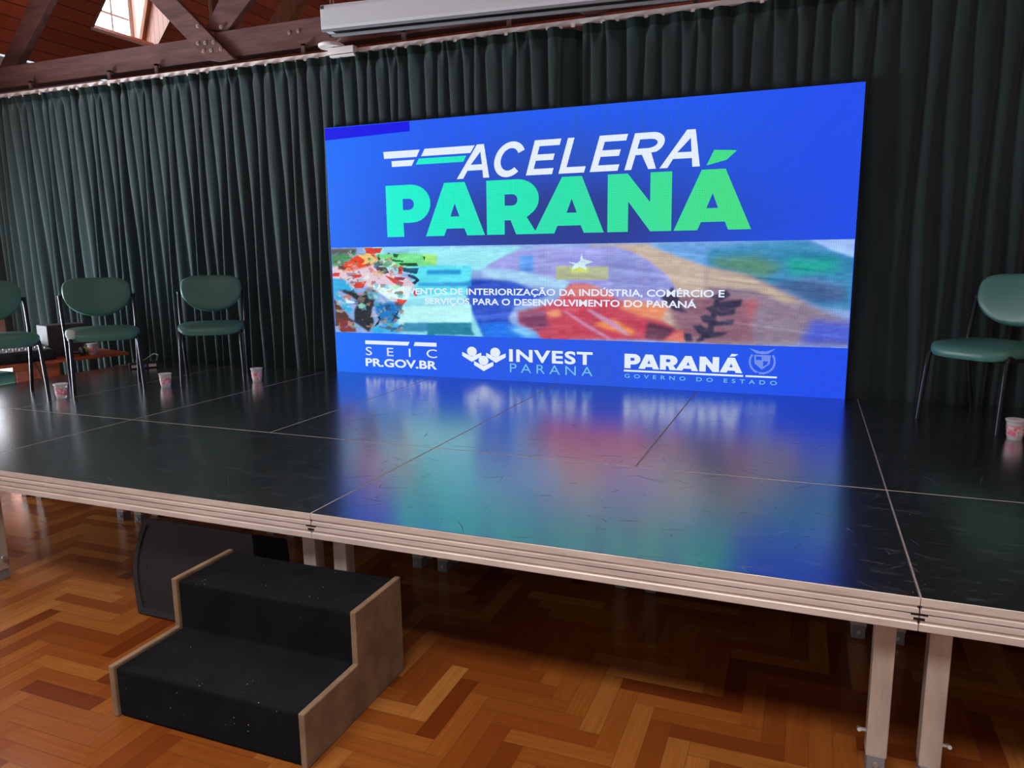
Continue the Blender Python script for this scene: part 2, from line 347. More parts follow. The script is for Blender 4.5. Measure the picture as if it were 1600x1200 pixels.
# ------------------------------------------------------------------ stage platforms
PROF = [(.05, -.004), (.0030, -.004), (.0030, -.0004), (.001, -.0004), (0, -.0015), (0, -.023), (.005, -.025), (.005, -.032), (.001, -.034), (.001, -.046), (.012, -.047), (.012, -.050), (0, -.051),
        (0, -.066), (.003, -.069), (.003, -.075), (0, -.078), (0, -.097), (.004, -.1), (.05, -.1)]
def platform(x0, x1, y0, y1, label, front):
    cx, cy = (x0 + x1) / 2, (y0 + y1) / 2
    t = empty('stage_platform', (cx, cy, 0), 0, label, 'stage platform', 'stage platforms')
    hx, hy = (x1 - x0) / 2 - .001, (y1 - y0) / 2 - .001
    b = MB(); b.rings([[(-hx + d, -hy + d, FH + z), (hx - d, -hy + d, FH + z), (hx - d, hy - d, FH + z), (-hx + d, hy - d, FH + z)] for d, z in PROF[3:] + PROF[:1]], cap=False)
    b.cur = 1; b.rings([[(-hx + d, -hy + d, FH + z), (hx - d, -hy + d, FH + z), (hx - d, hy - d, FH + z), (-hx + d, hy - d, FH + z)] for d, z in PROF[:4]], cap=False)
    b.build('frame', ['aluminium', 'lip_worn'], t)
    b = MB(); b.cur = 0; e = .0036
    b.box(-hx + e, hx - e, -hy + e, hy - e, FH - .0012, FH); b.build('deck_board', 'deck_black', t)
    b = MB()                                    # worn scratches, thickest along the joints
    for k in range(int(70 * (x1 - x0) * (y1 - y0))):
        u, v = random.uniform(-.97, .97), random.uniform(-.97, .97)
        if random.random() < .5:
            if random.random() < .5: u = math.copysign(1 - abs(random.gauss(0, .06)), u)
            else: v = math.copysign(1 - abs(random.gauss(0, .08)), v)
        px, py = max(-.985, min(.985, u)) * hx, max(-.985, min(.985, v)) * hy
        L_ = random.choice((.004, .006, .01, .02, .05)) * random.uniform(.6, 1.4); a = random.gauss(0, .5) if random.random() < .6 else random.uniform(0, 3.14); w_ = random.uniform(.0006, .0016)
        ca, sa = math.cos(a), math.sin(a); bend = random.uniform(-.15, .15) * L_
        q_ = [(-L_, -w_ * .3), (0, bend - w_), (L_, -w_ * .3), (L_, w_ * .3), (0, bend + w_), (-L_, w_ * .3)]
        if all(abs(px + i * ca - j * sa) < hx - .006 and abs(py + i * sa + j * ca) < hy - .006 for i, j in q_):
            b.add([(px + i * ca - j * sa, py + i * sa + j * ca, FH + .0002) for i, j in q_], [(0, 1, 4, 5), (1, 2, 3, 4)])
    b.build('scuff_marks', 'scuff', t, fix=False)['kind'] = 'stuff'
    b = MB(); b.box(-hx + .0045, hx - .0045, -hy + .0045, hy - .0045, FH - .02, FH - .0013); b.build('board_core', 'ply_edge', t)
    for sx in (-1, 1):
        for sy in (-1, 1):
            lx, ly = sx * (hx - .069), (sy * (hy - .059) if sy > 0 or not front else -hy + .0985); h = .0285
            b = MB(); b.box(lx - h, lx + h, ly - h, ly + h, .05, FH - .1); l = b.build('leg', 'leg_metal', t, bevel=.003)
            b = MB(); b.box(lx - .025, lx + .025, ly - .031, ly + .025, 0, .055); b.build('foot', 'foot_grey', l, bevel=.003)
            if front:
                b = MB(); q = lx + sx * -h; b.tube([(q, ly, .115), (q - sx * .022, ly, .115)], .006, 8); b.tube([(q - sx * .02, ly - .016, .122), (q - sx * .02, ly + .016, .108)], .006, 8)
                b.build('wing_bolt', 'zinc', l)
                b = MB(); b.tube([(lx, ly - .031, .028), (lx, ly - .036, .028)], .008, 8); b.build('bolt', 'zinc', l)
    if front:
        for sx in (-1, 1):
            for zz, w, hh in ((-.049, .02, .006), (-.062, .013, .008)):
                b = MB(); xx = sx * (hx - w / 2); b.box(xx - w / 2, xx + w / 2, -hy - .0006, -hy + .01, FH + zz - hh / 2, FH + zz + hh / 2); b.build('connector', 'black_plastic', t)
    return t
fl = {-4: 'front-row black stage platform at the far left end of the stage front',
      -2: 'front-row black stage platform behind the carpeted steps and floor monitor',
      0: 'front-row black stage platform with teal reflection in front of the screen centre',
      2: 'front-row black stage platform at the right photo edge, below the right chair'}
for x, lb in fl.items(): platform(x, x + 2, 0, 1, lb, True)
rl = {-4: 'narrow rear black stage platform under the leftmost chair, beside the wooden desk',
      -3: 'narrow rear black stage platform under the second and third chairs from the left',
      -2: 'narrow rear black stage platform just left of the LED screen',
      -1: 'narrow rear black stage platform below the left part of the LED screen',
      0: 'narrow rear black stage platform below the middle of the LED screen',
      1: 'narrow rear black stage platform below the right end of the LED screen',
      2: 'narrow rear black stage platform under the chair right of the screen'}
for x, lb in rl.items(): platform(x, x + 1, 1, 2.985, lb, False)

# ------------------------------------------------------------------ steps
t = empty('carpeted_steps', (-.457, -.527, 0), .006, 'two-step block with black carpet treads and brown board sides', 'steps')
d1, d2, h1, h2, w, th = .293, .302, .186, .187, .792, .022
side = [(0, 0), (d1 + d2, 0), (d1 + d2, h1 + h2), (d1, h1 + h2), (d1, h1), (0, h1)]
for x0 in (0, w - th):
    b = MB(); b.prism(side, x0, x0 + th, 'x'); b.build('side_panel', 'mdf', t, bevel=.004)
q = .009
b = MB(); b.prism([(q, .003), (d1 + d2 - .004, .003), (d1 + d2 - .004, h1 + h2 - q), (d1 + q, h1 + h2 - q), (d1 + q, h1 - q), (q, h1 - q)], th, w - th, 'x')
b.build('carpet', 'carpet', t, bevel=.008)

# ------------------------------------------------------------------ floor monitor
t = empty('floor_monitor', (-.985, .066, 0), 0, 'black floor monitor speaker with perforated grille under the stage edge', 'speaker')
tilt = -math.atan2(.13, .40); Hh = .405; Wd = .545
def outline(dx, dz):
    pts = []
    for k in range(9): a = k / 8; pts.append((-.045 * math.sin(math.pi * a) * 1.0 - .055 * a + dx, dz + (Hh - 2 * dz) * a))
    for k in range(9): a = 1 - k / 8; pts.append((Wd + .045 * math.sin(math.pi * a) - .0 * a - dx, dz + (Hh - 2 * dz) * a))
    return pts
b = MB(); b.prism(outline(0, 0), 0, .02, 'y'); r0 = [(u, .02, v) for u, v in outline(0, 0)]; r1 = [(u * .86 + .04, .27, v * .62 + .12) for u, v in outline(0, 0)]
b.rings([r0, r1]); cab = b.build('cabinet', 'speaker_black', t, rot=(tilt, 0, 0), smooth=30); cab.location = (0, 0, .004)
b = MB(); A, B = outline(0, 0), outline(.022, .026); n = len(A)
b.rings([[(u, -.012, v) for u, v in A], [(u, -.012, v) for u, v in B], [(u, 0, v) for u, v in B], [(u, 0, v) for u, v in A], [(u, -.012, v) for u, v in A]], cap=False)
fr = b.build('front_frame', 'speaker_frame', t, rot=(tilt, 0, 0)); fr.location = (0, 0, .004)
b = MB(); b.prism(outline(.022, .026), -.006, -.001, 'y'); gg = b.build('grille', 'grille', t, rot=(tilt, 0, 0)); gg.location = (0, 0, .004)
for u, v in ((.02, .05), (.0, .2), (-.03, .37), (.2, .385), (.35, .385)):
    b = MB(); b.tube([(u, -.006, v), (u, -.009, v)], .005, 8); s_ = b.build('screw', 'black_plastic', gg)

# ------------------------------------------------------------------ LED screen
SX0, SX1, SY, SZ1 = -1.919, 1.926, 2.9646, 1.9254
t = empty('led_screen', (0, SY, FH), 0, 'large lit blue LED screen showing a green and white event title', 'screen')
b = MB(); b.box(SX0 + .002, SX1 - .002, .004, .034, .002, SZ1 - .002); b.build('cabinet', 'shell_black', t, bevel=.002)
def srgb_arr(a): a = a / 255.; return np.where(a <= .04045, a / 12.92, ((a + .055) / 1.055) ** 2.4)
def grid_picture(name, x0, x1, z0, z1, nx, nz, img, yy, parent):
    """img (nz, nx, 3) in sRGB, row 0 at the bottom"""
    X, Z = np.meshgrid(np.linspace(x0, x1, nx), np.linspace(z0, z1, nz)); Vv = np.stack([X, np.full_like(X, yy), Z], -1).reshape(-1, 3)
    I = np.arange(nx * nz).reshape(nz, nx); Q = np.stack([I[:-1, :-1], I[:-1, 1:], I[1:, 1:], I[1:, :-1]], -1).reshape(-1, 4)
    me = bpy.data.meshes.new(name); me.from_pydata(Vv.tolist(), [], Q.tolist()); me.materials.append(MATS['led_picture'])
    a = me.color_attributes.new('Col', 'FLOAT_COLOR', 'POINT'); c = np.ones((nx * nz, 4)); c[:, :3] = srgb_arr(img.reshape(-1, 3)) * np.array([1, 1.3, 1.25]); a.data.foreach_set('color', c.ravel())
    o = bpy.data.objects.new(name, me); COL.objects.link(o); o.parent = parent; return o
def blur(a, k):
    for _ in range(2):
        for ax in (0, 1):
            p = np.concatenate([np.repeat(np.take(a, [0], ax), k, ax), a, np.repeat(np.take(a, [-1], ax), k, ax)], ax); c = np.cumsum(p, ax)
            z = np.zeros_like(np.take(c, [0], ax)); c = np.concatenate([z, c], ax); n_ = a.shape[ax]
            a = (np.take(c, range(2 * k + 1, 2 * k + 1 + n_), ax) - np.take(c, range(0, n_), ax)) / (2 * k + 1)
    return a
def inside(poly, X, Z):
    r = np.zeros(X.shape, bool); n = len(poly)
    for i in range(n):
        (x0, z0), (x1, z1) = poly[i], poly[(i + 1) % n]
        c = (z0 > Z) != (z1 > Z)
        with np.errstate(divide='ignore', invalid='ignore'): r ^= c & (X < (x1 - x0) * (Z - z0) / (z1 - z0 + 1e-12) + x0)
    return r
# backdrop of the picture: blue, deeper and purpler behind the title
nx, nz = 160, 80
X, Z = np.meshgrid(np.linspace(SX0, SX1, nx), np.linspace(0, SZ1, nz))
def gauss(cx, cz, sx_, sz_): return np.exp(-((X - cx) / sx_) ** 2 - ((Z - cz) / sz_) ** 2)
img = np.zeros((nz, nx, 3)) + np.array([34, 86, 232.])
img += (np.array([22, 104, 244]) - img) * np.clip((-X - 1.0) / .9, 0, 1)[..., None]
img += (np.array([36, 74, 228]) - img) * np.clip((X - .8) / .9, 0, 1)[..., None]
wt = np.clip(gauss(0, 1.15, 1.15, .36) * 1.25, 0, 1); img += (np.array([48, 58, 140]) - img) * wt[..., None]
wt = np.clip(gauss(.2, 1.62, 1.0, .2), 0, 1) * .5; img += (np.array([52, 76, 170]) - img) * wt[..., None]
wt = np.clip(gauss(.2, .15, 1.1, .3), 0, 1) * .7 * (Z < .4); img += (np.array([52, 82, 205]) - img) * wt[..., None]
grid_picture('picture_backdrop', SX0, SX1, 0, SZ1, nx, nz, img, 0, t)
# photo strip: soft patches of colour (sRGB, softness, outline in metres)
STRIP = [
((160, 215, 235),3,[(-1.6,1.012),(-0.267,0.992),(-0.515,0.875),(-0.575,0.822),(-1.611,0.793)]),
((100, 212, 235),2,[(-1.186,0.859),(-0.679,0.856),(-0.685,0.602),(-1.196,0.596)]),
((150, 205, 225),3,[(-1.334,0.639),(-0.663,0.644),(-0.585,0.301),(-1.35,0.278)]),
((206, 165, 155),3,[(0.215,0.991),(0.62,0.997),(0.719,0.958),(0.976,0.866),(1.267,0.777),(1.879,0.483),(1.887,0.355),(0.733,0.331),(0.659,0.719)]),
((110, 150, 212),3,[(0.666,0.997),(1.569,1.006),(1.904,0.983),(1.927,0.604),(1.267,0.777),(0.976,0.866),(0.745,0.951)]),
((62, 128, 175),6,[(1.036,0.953),(1.396,0.985),(1.626,0.999),(1.925,0.901),(1.946,0.569),(1.762,0.578),(1.586,0.661),(1.317,0.765),(1.039,0.847)]),
((92, 130, 115),8,[(1.069,0.897),(1.353,0.906),(1.519,0.844),(1.406,0.759),(1.286,0.783),(1.07,0.846)]),
((38, 160, 145),9,[(1.517,0.887),(1.828,0.884),(1.859,0.818),(1.58,0.783)]),
((75, 95, 145),7,[(1.437,0.734),(1.695,0.771),(1.893,0.711),(1.899,0.61),(1.703,0.613),(1.557,0.673)]),
((165, 178, 235),2,[(1.659,1.011),(1.93,1.006),(1.931,0.889),(1.797,0.937)]),
((150, 118, 140),6,[(1.04,0.828),(1.347,0.765),(1.557,0.667),(1.734,0.571),(1.934,0.484),(1.942,0.351),(1.057,0.321)]),
((200, 160, 150),4,[(1.04,0.834),(1.286,0.79),(1.468,0.697),(1.646,0.607),(1.531,0.605),(1.35,0.684),(1.044,0.707)]),
((190, 98, 112),7,[(1.262,0.627),(1.382,0.628),(1.313,0.432),(1.148,0.402),(1.163,0.499)]),
((85, 92, 200),8,[(1.709,0.503),(1.934,0.484),(1.942,0.351),(1.631,0.34)]),
((166, 150, 220),2,[(-0.566,0.837),(-0.448,0.905),(-0.333,0.945),(-0.124,0.984),(0.409,0.982),(0.526,0.945),(0.628,0.895),(0.771,0.79),(0.844,0.685),(0.846,0.601),(0.339,0.595),(-0.125,0.754)]),
((105, 150, 232),4,[(-0.292,0.926),(-0.188,0.925),(-0.189,0.798),(-0.293,0.806)]),
((150, 140, 205),4,[(0.321,0.955),(0.526,0.938),(0.7,0.811),(0.83,0.685),(0.831,0.629),(0.413,0.639)]),
((176, 200, 236),3,[(-0.6,0.837),(-0.334,0.821),(0.095,0.739),(0.071,0.687),(-0.368,0.73),(-0.592,0.78)]),
((52, 80, 192),3,[(-0.713,0.714),(-0.678,0.761),(-0.351,0.738),(-0.205,0.686),(-0.046,0.65),(-0.337,0.556),(-0.388,0.462),(-0.339,0.386),(-0.127,0.323),(-0.584,0.325),(-0.667,0.472),(-0.724,0.628)]),
((40, 112, 228),5,[(-0.625,0.426),(-0.405,0.439),(-0.127,0.323),(-0.584,0.317)]),
((150, 200, 240),5,[(-0.405,0.4),(-0.29,0.395),(-0.127,0.338),(-0.241,0.327)]),
((186, 172, 142),1,[(-0.014,0.848),(0.37,0.846),(0.371,0.754),(-0.014,0.754)]),
((222, 210, 110),2,[(0.094,0.838),(0.217,0.847),(0.224,0.808),(0.102,0.805)]),
((222, 226, 238),1,[(0.144,0.867),(0.167,0.892),(0.171,0.939),(0.186,0.896),(0.262,0.877),(0.201,0.859),(0.209,0.819),(0.163,0.845),(0.102,0.82),(0.121,0.86),(0.063,0.882)]),
((205, 70, 92),4,[(-0.305,0.51),(-0.158,0.551),(0.001,0.613),(0.087,0.717),(0.202,0.725),(0.488,0.596),(0.779,0.458),(0.95,0.363),(0.853,0.346),(-0.127,0.319),(-0.175,0.391),(-0.297,0.434)]),
((225, 120, 120),4,[(0.017,0.635),(0.095,0.717),(0.248,0.718),(0.413,0.653),(0.384,0.624)]),
((132, 62, 98),5,[(-0.313,0.518),(-0.102,0.536),(-0.071,0.408),(-0.167,0.387),(-0.297,0.434)]),
((236, 130, 98),3,[(-0.086,0.529),(0.017,0.531),(0.029,0.49),(-0.07,0.48)]),
((246, 135, 82),4,[(0.265,0.446),(0.415,0.479),(0.564,0.395),(0.55,0.365),(0.341,0.411)]),
((215, 130, 165),2,[(0.033,0.531),(0.072,0.524),(0.311,0.388),(0.402,0.339),(0.364,0.338),(0.211,0.415)]),
((215, 140, 175),2,[(0.211,0.541),(0.241,0.542),(0.431,0.45),(0.535,0.365),(0.491,0.371),(0.341,0.455)]),
((242, 132, 100),5,[(0.493,0.625),(0.793,0.576),(0.743,0.477),(0.61,0.494),(0.446,0.558)]),
((150, 96, 116),6,[(0.83,0.642),(1.272,0.633),(1.365,0.344),(0.896,0.336),(0.848,0.44),(0.793,0.55)]),
((110, 60, 82),4,[(0.65,0.468),(0.842,0.42),(0.766,0.342),(0.633,0.348)]),
((226, 112, 102),3,[(0.766,0.342),(0.894,0.421),(0.903,0.333)]),
((66, 54, 82),2,[(1.059,0.638),(1.169,0.683),(1.2,0.652),(1.14,0.613)]),
((66, 54, 82),2,[(1.085,0.6),(1.273,0.627),(1.264,0.583),(1.143,0.537)]),
((66, 54, 82),2,[(1.036,0.567),(1.086,0.58),(1.143,0.537),(1.234,0.57),(1.224,0.525),(1.138,0.511),(1.062,0.542)]),
((66, 54, 82),2,[(1.0,0.508),(1.05,0.522),(1.12,0.478),(1.225,0.493),(1.22,0.461),(1.115,0.446),(1.026,0.47)]),
((66, 54, 82),2,[(0.957,0.442),(1.008,0.45),(1.091,0.407),(1.191,0.403),(1.149,0.383),(1.055,0.36),(0.991,0.398)]),
((66, 54, 82),2,[(0.901,0.395),(0.946,0.39),(0.961,0.338),(0.909,0.336)]),
((66, 54, 82),2,[(1.097,0.625),(1.128,0.625),(1.092,0.4),(1.018,0.34),(0.98,0.339),(1.053,0.425)]),
((66, 54, 82),2,[(0.739,0.628),(0.815,0.706),(0.856,0.642),(0.877,0.564),(0.923,0.533),(0.832,0.544)]),
((95, 80, 86),2,[(-1.916,0.998),(-1.672,0.995),(-1.698,0.947),(-1.92,0.946)]),
((150, 192, 235),3,[(-1.453,0.999),(-1.199,0.995),(-1.212,0.947),(-1.425,0.946)]),
((72, 132, 82),2,[(-1.92,0.948),(-1.681,0.962),(-1.765,0.892),(-1.848,0.856),(-1.925,0.856)]),
((120, 205, 132),2,[(-1.502,0.946),(-1.257,0.957),(-1.079,0.945),(-0.969,0.941),(-0.976,0.858),(-1.186,0.852),(-1.46,0.847)]),
((172, 222, 122),2,[(-1.086,0.945),(-0.966,0.941),(-0.972,0.864),(-1.074,0.884)]),
((34, 84, 54),1,[(-1.348,0.951),(-1.295,0.948),(-1.311,0.922),(-1.341,0.925)]),
((34, 84, 54),1,[(-1.298,0.879),(-1.14,0.881),(-1.127,0.852),(-1.284,0.859)]),
((34, 84, 54),1,[(-1.487,0.94),(-1.457,0.913),(-1.429,0.86),(-1.491,0.86)]),
((34, 84, 54),1,[(-1.087,0.929),(-1.065,0.929),(-1.073,0.89)]),
((34, 84, 54),1,[(-1.365,0.909),(-1.259,0.898),(-1.26,0.885),(-1.351,0.892)]),
((205, 235, 180),1,[(-1.412,0.883),(-1.328,0.886),(-1.326,0.853),(-1.398,0.853)]),
((225, 58, 40),1,[(-1.608,0.999),(-1.438,0.997),(-1.462,0.959),(-1.533,0.95),(-1.587,0.957)]),
((238, 190, 204),3,[(-1.925,0.856),(-1.521,0.867),(-1.309,0.794),(-1.154,0.728),(-1.194,0.662),(-1.379,0.594),(-1.53,0.687),(-1.734,0.726),(-1.931,0.76)]),
((242, 66, 28),2,[(-1.865,0.839),(-1.699,0.932),(-1.611,0.954),(-1.517,0.95),(-1.488,0.907),(-1.553,0.861),(-1.753,0.821)]),
((255, 182, 112),1,[(-1.674,0.945),(-1.564,0.957),(-1.5,0.907),(-1.532,0.877),(-1.623,0.871),(-1.605,0.904)]),
((232, 236, 240),2,[(-1.6,0.713),(-1.192,0.698),(-1.218,0.609),(-1.395,0.591),(-1.531,0.68)]),
((226, 62, 54),1,[(-1.75,0.726),(-1.599,0.737),(-1.633,0.683),(-1.713,0.682)]),
((226, 62, 54),1,[(-1.432,0.787),(-1.371,0.767),(-1.259,0.728),(-1.291,0.695),(-1.358,0.728)]),
((226, 62, 54),1,[(-1.747,0.787),(-1.651,0.794),(-1.628,0.774),(-1.716,0.76)]),
((226, 62, 54),1,[(-1.925,0.801),(-1.843,0.808),(-1.853,0.774),(-1.918,0.774)]),
((226, 62, 54),1,[(-1.299,0.853),(-1.261,0.853),(-1.271,0.794),(-1.309,0.797)]),
((226, 62, 54),1,[(-1.356,0.601),(-1.234,0.596),(-1.274,0.555),(-1.344,0.528)]),
((226, 62, 54),1,[(-1.382,0.527),(-1.289,0.542),(-1.322,0.501)]),
((226, 62, 54),1,[(-1.186,0.669),(-1.134,0.663),(-1.15,0.623),(-1.172,0.629)]),
((92, 62, 84),1,[(-1.514,0.854),(-1.414,0.847),(-1.385,0.8),(-1.486,0.794)]),
((20, 82, 112),1,[(-1.269,0.843),(-1.123,0.839),(-1.144,0.793),(-1.263,0.813)]),
((42, 60, 92),1,[(-1.226,0.794),(-1.159,0.78),(-1.119,0.748),(-1.162,0.712),(-1.191,0.728),(-1.153,0.748),(-1.219,0.774)]),
((150, 60, 80),1,[(-1.341,0.774),(-1.242,0.767),(-1.258,0.748),(-1.334,0.747)]),
((42, 142, 205),2,[(-1.054,0.826),(-0.768,0.825),(-0.769,0.79),(-1.055,0.79)]),
((60, 150, 215),2,[(-1.131,0.725),(-0.682,0.736),(-0.683,0.704),(-1.132,0.702)]),
((52, 162, 216),2,[(-1.921,0.757),(-1.813,0.757),(-1.714,0.665),(-1.659,0.642),(-1.859,0.668),(-1.881,0.647),(-1.735,0.501),(-1.789,0.483),(-1.912,0.616)]),
((92, 52, 46),2,[(-1.915,0.595),(-1.805,0.486),(-1.744,0.411),(-1.716,0.332),(-1.855,0.329),(-1.909,0.387)]),
((140, 46, 46),2,[(-1.882,0.436),(-1.736,0.411),(-1.72,0.336),(-1.867,0.332)]),
((30, 110, 186),3,[(-1.536,0.572),(-1.365,0.571),(-1.282,0.535),(-1.364,0.406),(-1.435,0.384),(-1.51,0.457)]),
((62, 162, 222),3,[(-1.577,0.394),(-1.303,0.401),(-1.306,0.33),(-1.564,0.323)]),
((40, 40, 48),2,[(-1.867,0.668),(-1.746,0.658),(-1.644,0.625),(-1.594,0.68),(-1.5,0.66),(-1.536,0.579),(-1.563,0.504),(-1.544,0.416),(-1.596,0.336),(-1.728,0.412),(-1.723,0.501),(-1.679,0.577),(-1.772,0.631)]),
((95, 172, 196),2,[(-1.607,0.656),(-1.508,0.66),(-1.488,0.6),(-1.582,0.595)]),
((225, 232, 238),1,[(-1.799,0.59),(-1.711,0.573),(-1.72,0.563),(-1.8,0.562)]),
((205, 120, 140),1,[(-1.691,0.645),(-1.651,0.652),(-1.66,0.618),(-1.684,0.625)]),
((96, 150, 170),1,[(-1.688,0.55),(-1.624,0.554),(-1.61,0.51),(-1.682,0.523)]),
((30, 45, 60),1,[(-1.517,0.484),(-1.48,0.444),(-1.505,0.396),(-1.546,0.375),(-1.499,0.437)]),
((195, 232, 238),2,[(-1.274,0.542),(-0.686,0.567),(-0.689,0.425),(-1.326,0.404)]),
((62, 132, 172),2,[(-1.268,0.415),(-0.689,0.428),(-0.691,0.36),(-1.298,0.344)]),
((30, 60, 90),1,[(-1.29,0.528),(-1.322,0.488),(-1.372,0.419),(-1.379,0.433),(-1.329,0.501)]),
((200, 235, 240),1,[(-0.944,0.346),(-0.691,0.353),(-0.691,0.344),(-0.945,0.337)]),
((42, 122, 152),2,[(-1.067,0.416),(-0.729,0.424),(-0.662,0.335),(-1.07,0.323)]),
]

nx, nz = 760, 140; sx0, sx1, sz0, sz1 = SX0 + .005, SX1 - .003, .325, 1.003
X, Z = np.meshgrid(np.linspace(sx0, sx1, nx), np.linspace(sz0, sz1, nz))
img = np.zeros((nz, nx, 3)) + np.array([150, 160, 215.])
for col_, soft, poly in STRIP:
    m_ = inside(poly, X, Z).astype(float)
    if soft > 1: m_ = blur(m_, soft * 2 // 3)
    img += (np.array(col_, float) - img) * m_[..., None]
# the busy left end of the strip: small shards of the same colours
pal = [(236, 190, 200), (226, 62, 54), (40, 44, 54), (232, 236, 240), (70, 160, 205), (120, 200, 130), (30, 60, 90), (240, 150, 100), (95, 60, 80)]
for k in range(230):
    cx, cz = RNG.uniform(-1.9, -1.28), RNG.uniform(.36, .97); s0 = RNG.uniform(.008, .035); an = np.sort(RNG.uniform(0, 6.28, 6)); el = RNG.uniform(1, 2.4)
    m_ = inside([(cx + el * s0 * math.cos(a) * RNG.uniform(.5, 1), cz + s0 * math.sin(a) * RNG.uniform(.5, 1)) for a in an], X, Z) * .75
    near = img[np.abs(Z[:, 0] - cz).argmin(), np.abs(X[0] - cx).argmin()]; c_ = np.array(pal[int(RNG.integers(len(pal)))], float)
    img += (c_ * .6 + near * .4 - img) * m_[..., None]
for k in range(60):
    cx, cz = RNG.uniform(-1.3, 1.85), RNG.uniform(.36, .97); w_ = RNG.uniform(.1, .5); m_ = np.exp(-((X - cx) / w_) ** 2 - ((Z - cz - .12 * (X - cx) * math.copysign(1, -cx)) / RNG.uniform(.006, .02)) ** 2) * RNG.uniform(-.16, .2)
    img += m_[..., None] * 110
streak = np.repeat(RNG.normal(0, 1, (nz, nx // 10)), 10, 1); streak = blur(streak, 1)
img = np.clip(img + streak[..., None] * np.array([9, 9, 7]) + RNG.normal(0, 4, img.shape), 0, 255)
grid_picture('photo_strip', sx0, sx1, sz0, sz1, nx, nz, img, -.0012, t)

def flat(name, polys, mname, parent, yy, holes=()):
    """filled flat shape in the screen plane"""
    cu = bpy.data.curves.new(name, 'CURVE'); cu.dimensions = '2D'; cu.fill_mode = 'BOTH'
    for poly in polys:
        sp = cu.splines.new('POLY'); sp.points.add(len(poly) - 1); sp.use_cyclic_u = True
        for p, (x, z) in zip(sp.points, poly): p.co = (x, z, 0, 1)
    o = bpy.data.objects.new('tmp', cu); COL.objects.link(o); bpy.context.view_layer.update()
    me = bpy.data.meshes.new_from_object(o.evaluated_get(bpy.context.evaluated_depsgraph_get())); bpy.data.objects.remove(o); bpy.data.curves.remove(cu)
    me.transform(Matrix(((1, 0, 0, 0), (0, 0, 1, yy), (0, 1, 0, 0), (0, 0, 0, 1)))); me.name = name
    me.materials.clear(); me.materials.append(MATS[mname])
    o = bpy.data.objects.new(name, me); COL.objects.link(o); o.parent = parent; return o
def text(name, s, x0, x1, z0, z1, mname, parent, yy=-.0026, bold=0., space=1., shear=0.):
    """lettering scaled to fill x0..x1, z0..z1 (z from the capitals)"""
    def mk(st):
        cu = bpy.data.curves.new('t', 'FONT'); cu.body = st; cu.offset = bold; cu.space_character = space; cu.shear = shear; cu.fill_mode = 'FRONT'; cu.resolution_u = 4
        o = bpy.data.objects.new('t', cu); COL.objects.link(o); bpy.context.view_layer.update()
        me = bpy.data.meshes.new_from_object(o.evaluated_get(bpy.context.evaluated_depsgraph_get())); bpy.data.objects.remove(o); bpy.data.curves.remove(cu); return me
    ref = mk('H'); zs = [v.co.y for v in ref.vertices]; r0, r1 = min(zs), max(zs); bpy.data.meshes.remove(ref)
    me = mk(s); xs = [v.co.x for v in me.vertices]; a0, a1 = min(xs), max(xs); kx, kz = (x1 - x0) / (a1 - a0), (z1 - z0) / (r1 - r0)
    me.transform(Matrix(((kx, 0, 0, x0 - a0 * kx), (0, 0, 1, yy), (0, kz, 0, z0 - r0 * kz), (0, 0, 0, 1)))); me.name = name
    me.materials.clear(); me.materials.append(MATS[mname]); o = bpy.data.objects.new(name, me); COL.objects.link(o); o.parent = parent; return o
flat('corner_patch', [[(-1.918, 1.922), (-1.165, 1.922), (-1.165, 1.852), (-1.918, 1.832)]], 'led_deep_blue', t, -.001)
flat('speed_bars', [[(-1.398, 1.715), (-1.084, 1.715), (-1.112, 1.664), (-1.392, 1.664)], [(-1.329, 1.644), (-1.13, 1.644), (-1.156, 1.601), (-1.326, 1.601)],
     [(-1.042, 1.718), (-.632, 1.718), (-.669, 1.666), (-1.074, 1.666)]], 'led_white', t, -.002)
flat('green_bar', [[(-1.094, 1.65), (-.702, 1.65), (-.727, 1.607), (-1.121, 1.607)]], 'led_green', t, -.002)
# ACELERA: slanted sans capitals; strokes as polygons (height 1, slant .3)
B0, B1 = 1.487, 1.722; HT = B1 - B0
def sl(pts, x): return [(x + px + .062 * pz / HT * 1.12, B0 + pz) for px, pz in pts]
s_ = .041
def L_E(x, w): return [sl([(0, 0), (w, 0), (w, s_), (s_ + .006, s_), (s_ + .006, .5 * HT - s_ / 2), (w - .02, .5 * HT - s_ / 2), (w - .02, .5 * HT + s_ / 2), (s_ + .006, .5 * HT + s_ / 2), (s_ + .006, HT - s_), (w, HT - s_), (w, HT), (0, HT)], x)]
def L_L(x, w): return [sl([(0, 0), (w, 0), (w, s_), (s_ + .006, s_), (s_ + .006, HT), (0, HT)], x)]
def L_A(x, w, ap): return [[(x, B0), (x + .052, B0), (x + .088, B0 + .055), (x + w - .052, B0 + .055), (x + w - .048, B0), (x + w, B0), (ap + .025, B1), (ap - .03, B1)],
                           [(x + .115, B0 + .096), (x + w - .056, B0 + .096), (ap - .004, B1 - .052)]]
def L_C(cx, cz, rx, rz, g0=.52, g1=-.78, st=.05):
    outer = [(cx + rx * math.cos(a) + (rz * math.sin(a)) * .22, cz + rz * math.sin(a)) for a in np.linspace(g0, 2 * math.pi + g1, 30)]
    inner = [(cx + (rx - st) * math.cos(a) + ((rz - st * .9) * math.sin(a)) * .22, cz + (rz - st * .9) * math.sin(a)) for a in np.linspace(2 * math.pi + g1 - .02, g0 + .02, 30)]
    return [outer + inner]
